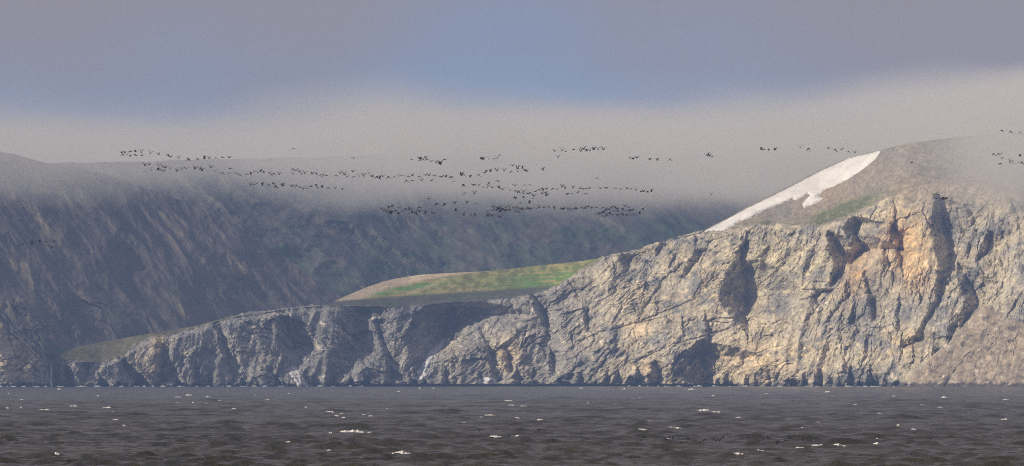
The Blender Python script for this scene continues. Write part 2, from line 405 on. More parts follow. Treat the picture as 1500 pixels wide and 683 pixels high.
# ---- colour of the ground (what the place is made of, plus some painted light and shade)
def C3(r, g, b): return np.array([r, g, b])
def mixc(a, b, t): return a * (1 - t[..., None]) + b * t[..., None]
def cliff_colour(px, py):
    Sh = np.interp(px, [p[0] for p in SHORE], [p[1] for p in SHORE])
    R, T = tops(px)
    n1 = fbm(px / 40., py / 30., 400, 4); n2 = fbm(px / 13., py / 9., 410, 3); n3 = perlin(px / 3.4, py / 2.6, 420); n4 = fbm(px / 90., py / 60., 430, 3)
    c = np.zeros(px.shape + (3,)) + C3(.225, .222, .218)
    c = mixc(c, C3(.235, .232, .23), 1 - sstep(px, 560, 860))
    c = mixc(c, C3(.30, .265, .21), 1 - sstep(px, 40, 70))
    c = mixc(c, C3(.36, .325, .25), np.clip(sstep(px, 800, 930) * (0.45 + 0.9 * n1), 0, 1))
    c = mixc(c, C3(.42, .37, .265), sstep(n2 + 0.5 * n4, 0.15, 0.7) * sstep(px, 780, 960) * (1 - 0.6 * sstep(px, 1340, 1420)))
    c = mixc(c, C3(.30, .285, .25), sstep(n2 + n1, 0.25, 0.8) * 0.6)
    c = mixc(c, C3(.15, .152, .158), sstep(-n1 - 0.4 * n2, 0.2, 0.7) * 0.6)
    # yellow and orange lichen-stained walls; left cliff's sunlit patches painted pale
    for cx, cy, sx, sy, rot, col, k in ((1333, 365, 26, 52, 0, (.46, .33, .18), .9), (1255, 402, 20, 36, -10, (.43, .31, .18), .8), (1300, 350, 12, 36, -15, (.40, .30, .19), .7), (1350, 395, 20, 30, 0, (.48, .37, .22), .6),
                                         (232, 497, 8, 22, 0, (.50, .39, .20), .95), (208, 515, 22, 22, 0, (.34, .31, .26), .7), (222, 545, 16, 22, 0, (.36, .31, .23), .7), (132, 560, 8, 6, 0, (.42, .34, .22), .7),
                                         (665, 512, 22, 28, 20, (.36, .33, .26), .7), (742, 520, 24, 26, 0, (.42, .35, .22), .75), (590, 530, 16, 34, 0, (.30, .29, .26), .8), (545, 490, 20, 50, 0, (.25, .25, .24), .8),
                                         (935, 483, 18, 12, 0, (.55, .46, .33), .9), (945, 540, 18, 11, 20, (.50, .42, .30), .8), (1130, 385, 60, 40, 0, (.40, .37, .26), .5), (1110, 530, 60, 34, 0, (.46, .38, .25), .7), (880, 410, 40, 20, 40, (.36, .34, .27), .6),
                                         (1330, 500, 22, 16, 0, (.44, .36, .22), .6), (1430, 540, 40, 26, 40, (.33, .26, .17), .55)):
        c = mixc(c, np.array(col), np.clip(k * gauss(px, py, cx, cy, sx, sy, rot) * (1.05 + 0.7 * n2), 0, 1))
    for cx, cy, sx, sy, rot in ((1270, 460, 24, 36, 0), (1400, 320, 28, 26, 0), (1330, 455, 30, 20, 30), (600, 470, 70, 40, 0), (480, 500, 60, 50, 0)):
        c = mixc(c, C3(.155, .155, .165), np.clip(.75 * gauss(px, py, cx, cy, sx, sy, rot) * (1 + 0.6 * n2), 0, 1))  # left cliff's shade painted as dark bluish rock; same tone patches at right
    # talus
    fan = fan_mask(px, py)
    c = mixc(c, C3(.215, .185, .15) + 0.05 * n2[..., None], fan)
    # white streaks and droppings, in small patches
    wsp = sstep(n3 + 0.7 * n2 + 0.25 * n1, 0.82, 1.1)
    c = mixc(c, C3(.62, .58, .50), wsp * (0.75 - 0.3 * fan))
    strat = np.zeros_like(px)
    for poly in ([(395, 457), (410, 462), (420, 470)], [(438, 481), (455, 493), (468, 512)], [(470, 473), (478, 477)], [(486, 507), (500, 498), (498, 489)], [(490, 527), (510, 533)], [(492, 480), (502, 488), (512, 496)], [(655, 497), (672, 508)], [(705, 462), (718, 484)], [(715, 508), (735, 500), (770, 492), (800, 480)], [(668, 455), (684, 458)]):
        strat = np.maximum(strat, np.exp(-(seg_dist(px + 3 * n2, py + 3 * n3, poly) / 2.2) ** 2))
    c = mixc(c, C3(.48, .45, .40), np.clip(strat * (0.4 + n3 + 0.5), 0, 1) * 0.85)
    # ground above the rim
    up = sstep(R - py, -3 + 0, 3 + 0) * 1.0
    up = np.clip(up + sstep(n2 + (R - py) * .12, 0.2, 0.9) * (R - py > -10), 0, 1)
    slope = C3(.205, .188, .165) + 0.05 * (n2 * .7 + n3 * .5)[..., None]
    slope = mixc(slope, C3(.25, .205, .155), np.clip(gauss(px, py, 1215, 285, 40, 16, 25) * 1.0 + .5 * gauss(px, py, 1120, 325, 50, 8), 0, 1))
    slope = mixc(slope, C3(.15, .15, .15), sstep(n1, .1, .7) * .45)
    slope = mixc(slope, C3(.135, .15, .045), np.clip(1.5 * gauss(px, py, 1230, 310, 60, 9, 22) * (1 + n2), 0, 1) * 0.85)
    slope = mixc(slope, C3(.11, .12, .05), np.clip(gauss(px, py, 1115, 327, 22, 5) * (1 + n2), 0, 1) * .7)
    dome = sstep(px, 1285, 1325)
    slope = mixc(slope, C3(.235, .2, .155) + 0.05 * n2[..., None], dome * sstep(py, 258, 268) * .8)
    mead = C3(.18, .18, .056) + 0.04 * n2[..., None]
    gb = np.exp(-((py - 410 + (px - 830) * 0.06) / 13.) ** 2) * sstep(px, 640, 840) + np.exp(-((py - (432 - (px - 540) * 0.17)) / 5.) ** 2) * sstep(px, 510, 560) * (1 - sstep(px, 620, 680))
    mead = mixc(mead, C3(.10, .23, .03), np.clip(gb * (0.9 + 0.8 * n2), 0, 1))
    mead = mixc(mead, C3(.26, .19, .085), np.clip(sstep(perlin(px / 60., py / 3.0, 470) + .5 * n2, .0, .9) * .75, 0, 1))
    tl = lerp_list(TOP, px)
    edge = np.clip(1.15 - (py - tl) / np.interp(px, [478, 520, 600, 660, 700], [22, 16, 12, 4, 1.5]), 0, 1) * (1 - sstep(px, 640, 730))
    mead = mixc(mead, C3(.38, .32, .235) + .05 * n3[..., None], np.clip(edge * 2, 0, 1))
    mead = mixc(mead, C3(.30, .26, .16), np.clip(np.exp(-(seg_dist(px, py + 2 * n3, [(585, 434), (612, 426), (640, 415), (652, 409)]) / 2.4) ** 2) * (.7 + n3), 0, 1))
    mead_shade = sstep(py, np.interp(px, [478, 600, 700, 850], [440, 431, 424, 413]), np.interp(px, [478, 600, 700, 850], [444, 436, 430, 419]))
    mead = mixc(mead, C3(.066, .07, .05) + .015 * n2[..., None], mead_shade * .9)  # shadow strip on the lower meadow, painted into the ground colour
    bank = C3(.125, .115, .055) + .03 * n2[..., None]
    bank = mixc(bank, C3(.17, .14, .085), sstep(n2, .1, .6) * .6)
    u = slope
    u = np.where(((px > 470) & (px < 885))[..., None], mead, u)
    u = np.where(((px > 78) & (px < 348))[..., None], bank, u)
    is_up = ((px > 78) & (px < 350)) | ((px > 462) & (px < 890)) | (px > 1030)
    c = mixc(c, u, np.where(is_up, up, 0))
    domeb = sstep(px, 1290, 1330) * (1 - sstep(py, 280, 318))
    c = mixc(c, slope, domeb * .7)
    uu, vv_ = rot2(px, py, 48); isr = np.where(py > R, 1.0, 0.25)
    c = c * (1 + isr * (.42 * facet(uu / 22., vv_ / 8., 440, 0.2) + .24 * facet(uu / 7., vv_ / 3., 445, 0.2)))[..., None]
    zz = (551 + CAMZ * F / Sh - py) * Sh / F
    wet = 1 - sstep(zz + 1.6 * n2 + 1.0 * n3, 2.0, 4.5)
    c = mixc(c, c * .42, wet)
    c = np.where((np.mean(c, -1) > .14)[..., None], c * C3(1.38, 1.30, 1.13) * (1 - (1 - sstep(px, 560, 860))[..., None] * C3(.08, .06, .02)) * (1 + .45 * (1 - sstep(px, 45, 70)))[..., None], c)  # left cliff dimmed bluish for its shade, sunlit headland brightened, all in colour
    return np.clip(c, 0.01, 0.9)
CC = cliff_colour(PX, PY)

# ground behind the crest, so that the land stays solid from a step aside
sk = [(6, .3), (25, 2), (80, 10), (220, 40), (600, 130)]
last = V[-1]
skirt = []
for dd, dz in sk:
    q = last.copy(); q[:, 0] *= (q[:, 1] + dd) / q[:, 1]; q[:, 1] += dd; q[:, 2] = np.maximum(q[:, 2] - dz, -6); skirt.append(q)
V = np.concatenate([V, np.array(skirt)], 0)
CC = np.concatenate([CC, np.repeat(CC[-1:], len(sk), 0)], 0)
nr, nc = V.shape[:2]
faces = grid_faces(nr, nc).reshape(nr - 1, nc - 1, 4)
colx = 0.5 * (xs[:-1] + xs[1:])
rowi = np.arange(nr - 1)[:, None]
upper = (rowi >= NR1 - 1)
cls = np.zeros((nr - 1, nc - 1), int)
cls = np.where(upper & (colx > 80) & (colx < 346), 1, cls)
cls = np.where(upper & (colx > 476) & (colx < 884), 2, cls)
cls = np.where(upper & (colx > 1034), 3, cls)
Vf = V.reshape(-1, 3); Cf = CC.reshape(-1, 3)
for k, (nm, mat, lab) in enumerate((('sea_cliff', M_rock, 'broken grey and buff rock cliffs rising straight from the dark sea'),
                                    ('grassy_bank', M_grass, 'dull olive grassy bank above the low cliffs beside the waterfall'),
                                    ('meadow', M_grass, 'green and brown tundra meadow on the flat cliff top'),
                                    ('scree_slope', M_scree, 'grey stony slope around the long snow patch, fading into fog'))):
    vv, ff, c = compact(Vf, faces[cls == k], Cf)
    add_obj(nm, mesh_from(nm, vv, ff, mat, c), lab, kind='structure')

# ------------------------------------------------------------------ mountains behind
def mountain(name, label, x0, x1, step, ytop, ybot, nrow, depth_fn, col_fn, skirt_drop=60):
    x = np.arange(x0, x1, step)
    T = lerp_list(ytop, x) + 1.6 * fbm(x / 40., x * 0, 11, 3)
    B = lerp_list(ybot, x)
    v = np.linspace(0, 1, nrow)[:, None]
    py = B + (T - B) * v; px = np.broadcast_to(x, py.shape).copy()
    P = ray_point(px, py, depth_fn(px, py)); C = np.clip(col_fn(px, py), .008, .8)
    lastr = P[-1]; ex = []
    for dd, dz in ((40, 5), (200, 60), (800, 300)):
        q = lastr.copy(); q[:, 0] *= (q[:, 1] + dd) / q[:, 1]; q[:, 1] += dd; q[:, 2] -= dz; ex.append(q)
    P = np.concatenate([P, np.array(ex)], 0); C = np.concatenate([C, np.repeat(C[-1:], 3, 0)], 0)
    me = mesh_from(name, P.reshape(-1, 3), grid_faces(*P.shape[:2]), M_mount, C.reshape(-1, 3))
    return add_obj(name, me, label, kind='structure')

def m1_depth(px, py):
    u, v = rot2(px + 7 * fbm(px / 130., py / 130., 21, 3), py + 7 * fbm(px / 130., py / 130., 24, 3), -44)
    d = 5990 + 0.85 * (px + 40) + 1.05 * (560 - py)
    d = d - 11 * ridged(u / 240, v / 62, 500, 2) - 2.4 * ridged(u / 62, v / 26, 510, 3) - 1.0 * ridged(u / 24, v / 9, 520, 2)
    spur = (1 - sstep(px + (520 - py) * -0.2, 90, 200)) * sstep(py, 410, 450)
    d = d + spur * (5 * facet(u / 36, v / 13, 530) + 2.5 * facet(u / 12, v / 6, 531) - 14 * gauss(px, py, 30, 440, 26, 12, -30) - 10 * gauss(px, py, 50, 470, 30, 10, -40))
    return d
def m1_col(px, py):
    u, v = rot2(px + 7 * fbm(px / 130., py / 130., 21, 3), py + 7 * fbm(px / 130., py / 130., 24, 3), -44)
    n1 = fbm(u / 85., v / 26., 540, 4); n2 = fbm(px / 30., py / 30., 545, 4); n3 = fbm(u / 20., v / 7., 547, 3)
    c = np.zeros(px.shape + (3,)) + C3(.108, .09, .078)
    c = mixc(c, C3(.105, .093, .07), sstep(.45 * n1 + .3 * n3 + 1.0 * n2, .05, .9) * .9)
    c = mixc(c, C3(.085, .09, .05), sstep(n2 - .2, 0, .7) * sstep(py, 330, 440) * .5)
    for cx, cy, sx, sy, r in ((62, 330, 30, 9, -60), (90, 362, 38, 8, -45), (128, 440, 44, 6, -45), (250, 330, 30, 5, -42), (345, 385, 26, 5, -35), (270, 455, 20, 8, -40), (155, 420, 10, 4, -50), (20, 380, 40, 12, -50), (242, 462, 14, 3, -50), (78, 475, 20, 3, -45), (36, 442, 18, 7, -30), (45, 472, 26, 6, -40), (8, 452, 12, 6, -20)):
        c = mixc(c, C3(.23, .19, .13), np.clip(gauss(px, py, cx, cy, sx, sy, r) * (.8 + 1.2 * n3), 0, 1) * .85)
    c = mixc(c, C3(.16, .12, .095), sstep(py, 485, 520) * (1 - sstep(px, 60, 130)) * .7)
    return c
mountain('mountain', 'dark scree mountainside falling towards the waterfall, its crest in fog', -460, 640, 1.6,
         [(-460, 168), (-100, 194), (0, 222), (60, 236), (150, 254), (230, 280), (330, 322), (440, 392), (480, 424), (520, 446), (640, 500)],
         [(-460, 470), (-60, 500), (0, 512), (60, 548), (150, 545), (300, 515), (480, 480), (640, 520)], 170, m1_depth, m1_col)
def m2_depth(px, py):
    u, v = rot2(px + 11 * fbm(px / 150., py / 150., 31, 3), py + 11 * fbm(px / 150., py / 150., 34, 3), -32)
    d = 6750 + 1.9 * (470 - py) + 0.3 * (px - 400) - 0.75 * np.maximum(650 - px, 0)
    return d - 20 * ridged(u / 220, v / 80, 600, 3) - 3.5 * ridged(u / 60, v / 24, 610, 3) - 2 * ridged(u / 24, v / 10, 620, 2)
def m2_col(px, py):
    u, v = rot2(px + 11 * fbm(px / 150., py / 150., 31, 3), py + 11 * fbm(px / 150., py / 150., 34, 3), -32)
    n1 = fbm(u / 80., v / 26., 640, 4); n2 = fbm(px / 60., py / 40., 645, 4); n3 = fbm(u / 20., v / 7., 647, 3)
    c = np.zeros(px.shape + (3,)) + C3(.098, .092, .074)
    c = mixc(c, C3(.06, .085, .045), sstep(n2 + (py - 330) / 140., .0, .6) * .85)
    c = mixc(c, C3(.105, .09, .07), sstep(n1 + .4 * n3, .1, .7) * .7)
    for cx, cy, sx, sy, r in ((495, 385, 36, 6, -25), (470, 330, 30, 6, -35), (600, 385, 26, 4, -15), (790, 345, 26, 3, -30), (900, 330, 30, 5, -20)):
        c = mixc(c, C3(.22, .18, .13), np.clip(gauss(px, py, cx, cy, sx, sy, r) * (.8 + n3), 0, 1) * .8)
    return c
mountain('mountain', 'far green and brown mountainside behind the meadow, topped by fog', 60, 1500, 2.4,
         [(60, 240), (300, 234), (600, 226), (900, 232), (1100, 226), (1500, 220)], [(60, 520), (700, 470), (1000, 440), (1500, 420)], 130, m2_depth, m2_col)
# low land behind everything, closing the valley
me = mesh_from('valley_floor', [(-2600, 5500, 2), (2600, 5900, 2), (2600, 9800, 40), (-2600, 9800, 40)], [[0, 1, 2, 3]], M_mount, np.tile(C3(.09, .08, .06), (4, 1)))
add_obj('valley_floor', me, 'low dark valley floor between the cliffs and the mountains', kind='structure')

# ------------------------------------------------------------------ snow lying on the ground: follows the surface with real thickness
def patch(name, poly, label, cat, mat, thick, step=0.5, rag=1.2, group=None):
    p = np.array(poly, float)
    gx = np.arange(p[:, 0].min() - 4, p[:, 0].max() + 4, step); gy = np.arange(p[:, 1].min() - 4, p[:, 1].max() + 4, step)
    px, py = np.meshgrid(gx, gy)
    d = seg_dist(px, py, poly + [poly[0]]); d = np.where(inside(px, py, poly), d, -d)
    d = d + rag * fbm(px / 6., py / 4., 700, 3)
    D = cliff_depth(px, py)
    for _ in range(2):
        Dp = np.pad(D, 1, mode='edge'); D = (D * 2 + Dp[:-2, 1:-1] + Dp[2:, 1:-1] + Dp[1:-1, :-2] + Dp[1:-1, 2:]) / 6
    t = thick * np.clip(0.25 + d / 3.0, -1.2, 1.0) + 0.25 * fbm(px / 15., py / 8., 710, 3) * (d > 0)
    P = ray_point(px, py, D - t).reshape(-1, 3)
    f = grid_faces(*px.shape)
    keep = (d.ravel()[f] > -2.0).all(1)
    vv, ff, _ = compact(P, f[keep], P)
    return add_obj(name, mesh_from(name, vv, ff, mat, smooth=True), label, cat, group)
patch('snow_patch', [(1032, 340), (1042, 334), (1060, 325), (1100, 303.5), (1150, 279), (1185, 261), (1200, 252.5), (1225, 241.5), (1243, 233), (1268, 227), (1289, 222), (1282, 232), (1270, 243), (1245, 260), (1222, 272), (1210, 276), (1196, 288), (1205, 291), (1203, 294), (1178, 304), (1176, 299), (1188, 286), (1184, 283), (1166, 293), (1162, 291), (1130, 303), (1100, 318), (1085, 323), (1074, 330), (1058, 338), (1045, 337)],
      'long white snow patch slanting up the stony slope', 'snow patch', M_snow, 3.2, 0.5, 0.35)
patch('snow_tongue', [(650, 497), (640, 505), (630, 515), (620, 532), (612, 545), (609, 556), (620, 555), (624, 545), (632, 527), (640, 515), (648, 506)],
      'narrow pale tongue of dirty snow in the dark cliff gully', 'snow', M_dirty, 3.0, 0.7, 1.0)
patch('snow_tongue', [(420, 542), (427, 536), (434, 538), (441, 549), (453, 567), (437, 568), (430, 556)],
      'broad rounded slab of dirty snow at the foot of the low cliffs', 'snow', M_dirty, 3.0, 0.7, 0.8)
patch('rock_rubble', [(702, 555), (712, 553), (726, 556), (728, 566), (700, 567)], 'small pale ledge of rock rubble at the water line', 'rubble', M_dirty, 2.5, 0.7, 1.0)
# waterfall: a ragged ribbon with a plunge foot
def waterfall():
    ys = np.linspace(533.5, 568.5, 44); us = np.linspace(-1, 1, 5)
    cx = 74.2 + 0.5 * np.sin(ys / 5.) + 0.03 * (ys - 529)
    hw = 1.05 + 0.45 * fbm(ys / 4., ys * 0, 720, 2) + 0.9 * sstep(ys, 560, 568) 
    px = cx[:, None] + us * np.maximum(hw, .35)[:, None]; py = np.repeat(ys[:, None], 5, 1)
    cd = cliff_depth(px, py)
    dm = np.minimum.accumulate(cd.min(1)[::-1])[::-1]
    Dw = (np.minimum(cd.min(1), dm + 6) - 1.2)[:, None] - 0.8 * (1 - us ** 2) + 0 * px
    front = ray_point(px, py, Dw); back = front.copy(); back[..., 1] += 1.0
    n = front[..., 0].size; f = grid_faces(44, 5)
    vv = np.concatenate([front.reshape(-1, 3), back.reshape(-1, 3)]); ff = np.concatenate([f, f[:, ::-1] + n])
    add_obj('waterfall', mesh_from('waterfall', vv, ff, M_fall, smooth=True), 'thin white waterfall dropping down a dark cleft into the sea', 'waterfall')
waterfall()

# ------------------------------------------------------------------ sea
NW = 80
lam = np.exp(rng.uniform(math.log(1.6), math.log(22.0), NW))
ang = np.radians(-78) + rng.normal(0, 0.40, NW)
kx = 2 * math.pi / lam * np.cos(ang); ky = 2 * math.pi / lam * np.sin(ang)
ph = rng.uniform(0, 2 * math.pi, NW)
amp_w = 0.0275 * lam ** 0.25 * np.exp(-(lam / 30.) ** 2) * rng.uniform(.6, 1.3, NW)
def wave_h(x, y, res):
    gust = 0.85 + 0.35 * perlin(x / 60., y / 140., 801)
    h = np.zeros(np.shape(x))
    for i in range(NW):
        fade = np.clip(lam[i] / (2.6 * res) - .5, 0, 1)
        p = kx[i] * x + ky[i] * y + ph[i] + 0.6 * np.sin(0.13 * (x * np.sin(ang[i]) - y * np.cos(ang[i])) + i)
        h = h + amp_w[i] * fade * np.sin(p)
    h = h * gust
    sd = 0.32
    return h + 0.35 * np.maximum(h, 0) ** 2 / sd * .6 - .05       # crests steeper than troughs
dist = [60.0]
while dist[-1] < 5900: dist.append(dist[-1] * (1.0021 if dist[-1] > 560 else 1.02))
dist = np.array(dist + [6000, 7000, 9000, 14000])
hw = 1500 / 2 / F
cols = np.concatenate([-np.geomspace(1.2, 0.102, 12), np.linspace(-0.1, 0.1, 400), np.geomspace(0.102, 1.2, 12)])
SX = dist[:, None] * cols[None, :]; SY = np.repeat(dist[:, None], len(cols), 1)
res = np.maximum(np.gradient(dist)[:, None] * 0.45, np.maximum(np.abs(np.gradient(cols))[None, :] * dist[:, None], 0.05))
SZ = wave_h(SX, SY, res) * (SY < 5900)
foam_n = fbm(SX / 5., SY / 9., 820, 3)
slope_y = np.gradient(SZ, axis=0) / np.gradient(dist)[:, None]
foam = sstep(SZ + 0.1 * foam_n, 0.85, 1.05) * sstep(foam_n, 0.2, .8) * .25
def sea_mat():
    m = bpy.data.materials.new('sea_water'); m.use_nodes = True; nt = m.node_tree
    b = nt.nodes['Principled BSDF']
    geo = N(nt, 'ShaderNodeNewGeometry')
    mp = N(nt, 'ShaderNodeMapping'); L(nt, geo.outputs['Position'], mp.inputs[0]); mp.inputs['Scale'].default_value = (1.0, 0.6, 1.0)
    n1 = N(nt, 'ShaderNodeTexNoise'); L(nt, mp.outputs[0], n1.inputs['Vector']); n1.inputs['Scale'].default_value = 0.9; n1.inputs['Detail'].default_value = 4; n1.inputs['Roughness'].default_value = .6
    bp = N(nt, 'ShaderNodeBump'); bp.inputs['Strength'].default_value = 1.0; bp.inputs['Distance'].default_value = 0.7
    n5 = N(nt, 'ShaderNodeTexNoise'); L(nt, mp.outputs[0], n5.inputs['Vector']); n5.inputs['Scale'].default_value = 0.35; n5.inputs['Detail'].default_value = 3
    L(nt, math_n(nt, 'ADD', n1.outputs['Fac'], math_n(nt, 'MULTIPLY', n5.outputs['Fac'], 1.2)), bp.inputs['Height']); L(nt, bp.outputs[0], b.inputs['Normal'])
    n2 = N(nt, 'ShaderNodeTexNoise'); L(nt, geo.outputs['Position'], n2.inputs['Vector']); n2.inputs['Scale'].default_value = 0.012; n2.inputs['Detail'].default_value = 3
    cr = N(nt, 'ShaderNodeValToRGB'); L(nt, n2.outputs['Fac'], cr.inputs[0])
    cr.color_ramp.elements[0].position = .35; cr.color_ramp.elements[1].position = .65
    cr.color_ramp.elements[0].color = (.030, .029, .017, 1); cr.color_ramp.elements[1].color = (.045, .042, .026, 1)
    at = N(nt, 'ShaderNodeAttribute', attribute_name='foam')
    mx = N(nt, 'ShaderNodeMixRGB'); L(nt, at.outputs['Fac'], mx.inputs[0]); L(nt, cr.outputs[0], mx.inputs[1]); mx.inputs[2].default_value = (.5, .49, .46, 1)
    L(nt, mx.outputs[0], b.inputs['Base Color'])
    b.inputs['Roughness'].default_value = 0.2
    b.inputs['IOR'].default_value = 1.33
    b.inputs['Specular IOR Level'].default_value = 0.13
    b.inputs['Specular Tint'].default_value = (1, .95, .80, 1)
    return m
add_obj('sea', mesh_from('sea', np.stack([SX, SY, SZ], -1), grid_faces(*SX.shape), sea_mat(), smooth=True, extra={'foam': foam}),
        'dark choppy grey-brown sea flecked with whitecaps', kind='structure')

# whitecaps: (px, py, width in px)
WC = [(x / 3., 560 + y / 3., s) for x, y, s in ((40, 50, 4), (103, 79, 6), (33, 122, 6), (195, 125, 18), (468, 118, 12), (490, 132, 4), (428, 64, 4), (505, 168, 9), (540, 195, 5), (783, 68, 8), (832, 58, 10), (782, 93, 4), (850, 94, 4), (910, 97, 9), (918, 67, 10), (820, 152, 15), (1120, 58, 5), (1178, 80, 7), (1272, 52, 4), (1028, 120, 6), (1192, 267, 13), (1272, 275, 6), (1450, 303, 8), (1346, 115, 5), (1447, 135, 12), (1480, 153, 8), (45, 228, 8), (260, 330, 8), (1450, 230, 5), (965, 82, 4), (262, 32, 6), (85, 115, 4), (325, 108, 10))]
WC += [(500 + x / 3., 555 + y / 3., s) for x, y, s in ((50, 238, 34), (125, 241, 10), (200, 134, 6), (100, 166, 6), (130, 170, 8), (253, 57, 5), (265, 338, 30), (545, 200, 9), (750, 122, 8), (802, 124, 9), (735, 98, 12), (618, 172, 6), (655, 163, 16), (775, 178, 8), (875, 188, 9), (775, 254, 8), (377, 266, 8), (680, 270, 18), (918, 118, 4), (1055, 35, 5), (1243, 46, 6), (1355, 191, 8), (1465, 223, 20), (1370, 274, 14), (1435, 275, 10), (1312, 83, 4), (1083, 111, 4), (1325, 237, 14), (3, 157, 6), (10, 180, 6), (345, 37, 5), (405, 38, 5))]
WC += [(1000 + x / 3., 555 + y / 3., s) for x, y, s in ((37, 48, 10), (143, 78, 11), (85, 142, 16), (140, 153, 16), (365, 68, 5), (635, 60, 8), (240, 173, 12), (607, 196, 6), (1052, 118, 8), (1132, 128, 8), (1250, 98, 10), (1410, 95, 9), (1413, 181, 10), (1148, 84, 10), (515, 312, 14), (600, 303, 20), (690, 300, 22), (860, 297, 8), (862, 271, 4), (235, 345, 16), (345, 320, 10), (528, 223, 5), (930, 77, 6), (760, 120, 5), (865, 155, 8), (955, 212, 5), (1020, 228, 8))]
def whitecap(px, py, wpx, i):
    D0 = min(CAMZ * F / (py - 551.0), 4700.0)
    x0 = (px - 750) / F * D0
    Lm = max(1.2 * wpx * D0 / F, 0.5)
    yy = np.linspace(D0 - 9, D0 + 9, 61)
    r = 0.0021 * D0 * .45
    hh = wave_h(np.full(61, x0), yy, r)
    y0 = yy[np.argmax(hh - np.abs(yy - D0) * .02)]
    n = max(10, min(40, int(wpx * 1.6))); m = 7
    u = np.linspace(-1, 1, n)[None, :]; v = np.linspace(-1, 1, m)[:, None]
    env = np.clip(1 - np.abs(u) ** 2.6, 0, 1) * (0.45 + 0.75 * np.clip(fbm(u * n / 14. + i * 9.7, u * 0 + i, 850, 3) + .45, 0, 1.3))
    H = np.clip(0.07 * Lm, 0.16, 0.34) * max(1.0, D0 / 1500.)
    W = np.clip(0.35 * Lm, .5, 1.8)
    X = x0 + u * Lm / 2 + 0 * v
    Y = y0 + v * W * (0.35 + .65 * env) + 0.35 * W * fbm(u * 2 + i, u * 0 + 2. * i, 853, 2)
    Z = wave_h(X, Y, r) + H * env * (np.cos(v * math.pi / 2) ** 0.8) * (1 + .55 * perlin(X / (.12 * Lm + .25), Y / .8 + i, 855)) - 0.05 - 0.10 * (env < .25)
    P = np.stack([X, Y, Z], -1)
    c = np.array([x0, y0, wave_h(np.array([x0]), np.array([y0]), r)[0]])
    me = mesh_from('whitecap', (P - c).reshape(-1, 3), grid_faces(m, n), M_foam, smooth=True)
    big = wpx >= 20; mid = wpx >= 9
    o = add_obj('whitecap', me, 'broad white breaking crest with a long foamy lip on the sea' if big else 'short white foam crest breaking on the choppy sea' if mid else 'tiny white fleck of foam on a wave top', 'whitecap',
                'broad breaking whitecaps' if big else 'short whitecaps on the sea' if mid else 'tiny whitecaps on the sea')
    if big:
        o['label'] = BROAD.pop(0); del o['group']
    o.location = c
BROAD = ['longest bright breaking crest, with a small foam crest close at its end', 'broad low white breaker alone on open dark water, no other crest near', 'thin pale breaking line beside the birds skimming low over the waves', 'white breaker in the middle of a row of three crests', 'white breaker ending a row of three crests']
for i, (a, b, c) in enumerate(WC): whitecap(a, b, c, i)

# broken surf along the foot of the cliffs
sv = []; sf = []; so = 0
xp = -40.0
while xp < 1540:
    xp += random.uniform(4, 26)
    Ls = random.uniform(2.0, 9.0); Hs = random.uniform(.5, 1.5); d0 = float(np.interp(xp, [p[0] for p in SHORE], [p[1] for p in SHORE])) - random.uniform(8, 22)
    x0 = (xp - 750) / F * d0; n = 9; m = 5
    u = np.linspace(-1, 1, n)[None, :]; v = np.linspace(-1, 1, m)[:, None]
    e = np.clip(1 - np.abs(u) ** 2, 0, 1) * (.5 + .6 * np.clip(perlin(u * 2.3 + xp, u * 0 + 1.5, 861) + .4, 0, 1))
    P = np.stack(np.broadcast_arrays(x0 + u * Ls / 2 + 0 * v, d0 + v * 1.6 + .8 * perlin(u * 1.5 + xp, u * 0, 863), -.15 + Hs * e * np.cos(v * math.pi / 2)), -1)
    sv.append(P.reshape(-1, 3)); sf.append(grid_faces(m, n) + so); so += n * m
add_obj('surf', mesh_from('surf', np.concatenate(sv), np.concatenate(sf), M_foam, smooth=True), 'broken white surf washing along the foot of the cliffs', 'surf', kind='stuff')

# ------------------------------------------------------------------ birds
def bird_mesh(name, flap, fold):
    """one continuous body; the wings grow out of its sides. nose towards +x, span along y, metres"""
    rings = [(-.28, .016, .0), (-.20, .042, .005), (-.08, .085, .0), (.03, .10, -.005), (.13, .082, 0), (.20, .045, .012), (.26, .034, .02), (.31, .02, .015), (.345, .006, .01)]
    ns = 8; vs = []; fs = []
    for x, r, zc in rings:
        for k in range(ns):
            a = 2 * math.pi * (k + .5) / ns
            vs.append((x, r * math.cos(a) * (1.8 if x < -.25 else 1), zc + r * math.sin(a) * (.5 if x < -.25 else .9)))
    skip = {(3, 7): 1, (3, 3): -1}
    for i in range(len(rings) - 1):
        for k in range(ns):
            if (i, k) in skip: continue
            fs.append((i * ns + k, i * ns + (k + 1) % ns, (i + 1) * ns + (k + 1) % ns, (i + 1) * ns + k))
    fs.append(tuple(range(ns))[::-1]); fs.append(tuple((len(rings) - 1) * ns + k for k in range(ns)))
    for (i, k), side in skip.items():
        prev = [i * ns + k, i * ns + (k + 1) % ns, (i + 1) * ns + (k + 1) % ns, (i + 1) * ns + k]
        for s, (sp, ch, sweep, el) in enumerate(((.17, .19, .0, flap * .14), (.32, .15, -.03 - fold * .03, flap * .24), (.47, .05, -.10 - fold * .08, flap * .27 - abs(flap) * fold * .1))):
            x0, x1 = .06 + sweep - ch * .6, .06 + sweep + ch * .5
            b = len(vs); th = .014 - .003 * s
            y = side * sp
            top_first = side < 0
            lo, hi = el - th, el + th
            seq = ((x0, y, hi), (x0, y, lo), (x1, y, lo), (x1, y, hi)) if side < 0 else ((x0, y, lo), (x0, y, hi), (x1, y, hi), (x1, y, lo))
            vs.extend(seq); cur = [b, b + 1, b + 2, b + 3]
            for q in range(4): fs.append((prev[q], prev[(q + 1) % 4], cur[(q + 1) % 4], cur[q]))
            prev = cur
        fs.append(tuple(prev))
    me = bpy.data.meshes.new(name); me.from_pydata(vs, [], fs); me.update(); me.materials.append(M_bird)
    for p in me.polygons: p.use_smooth = True
    return me
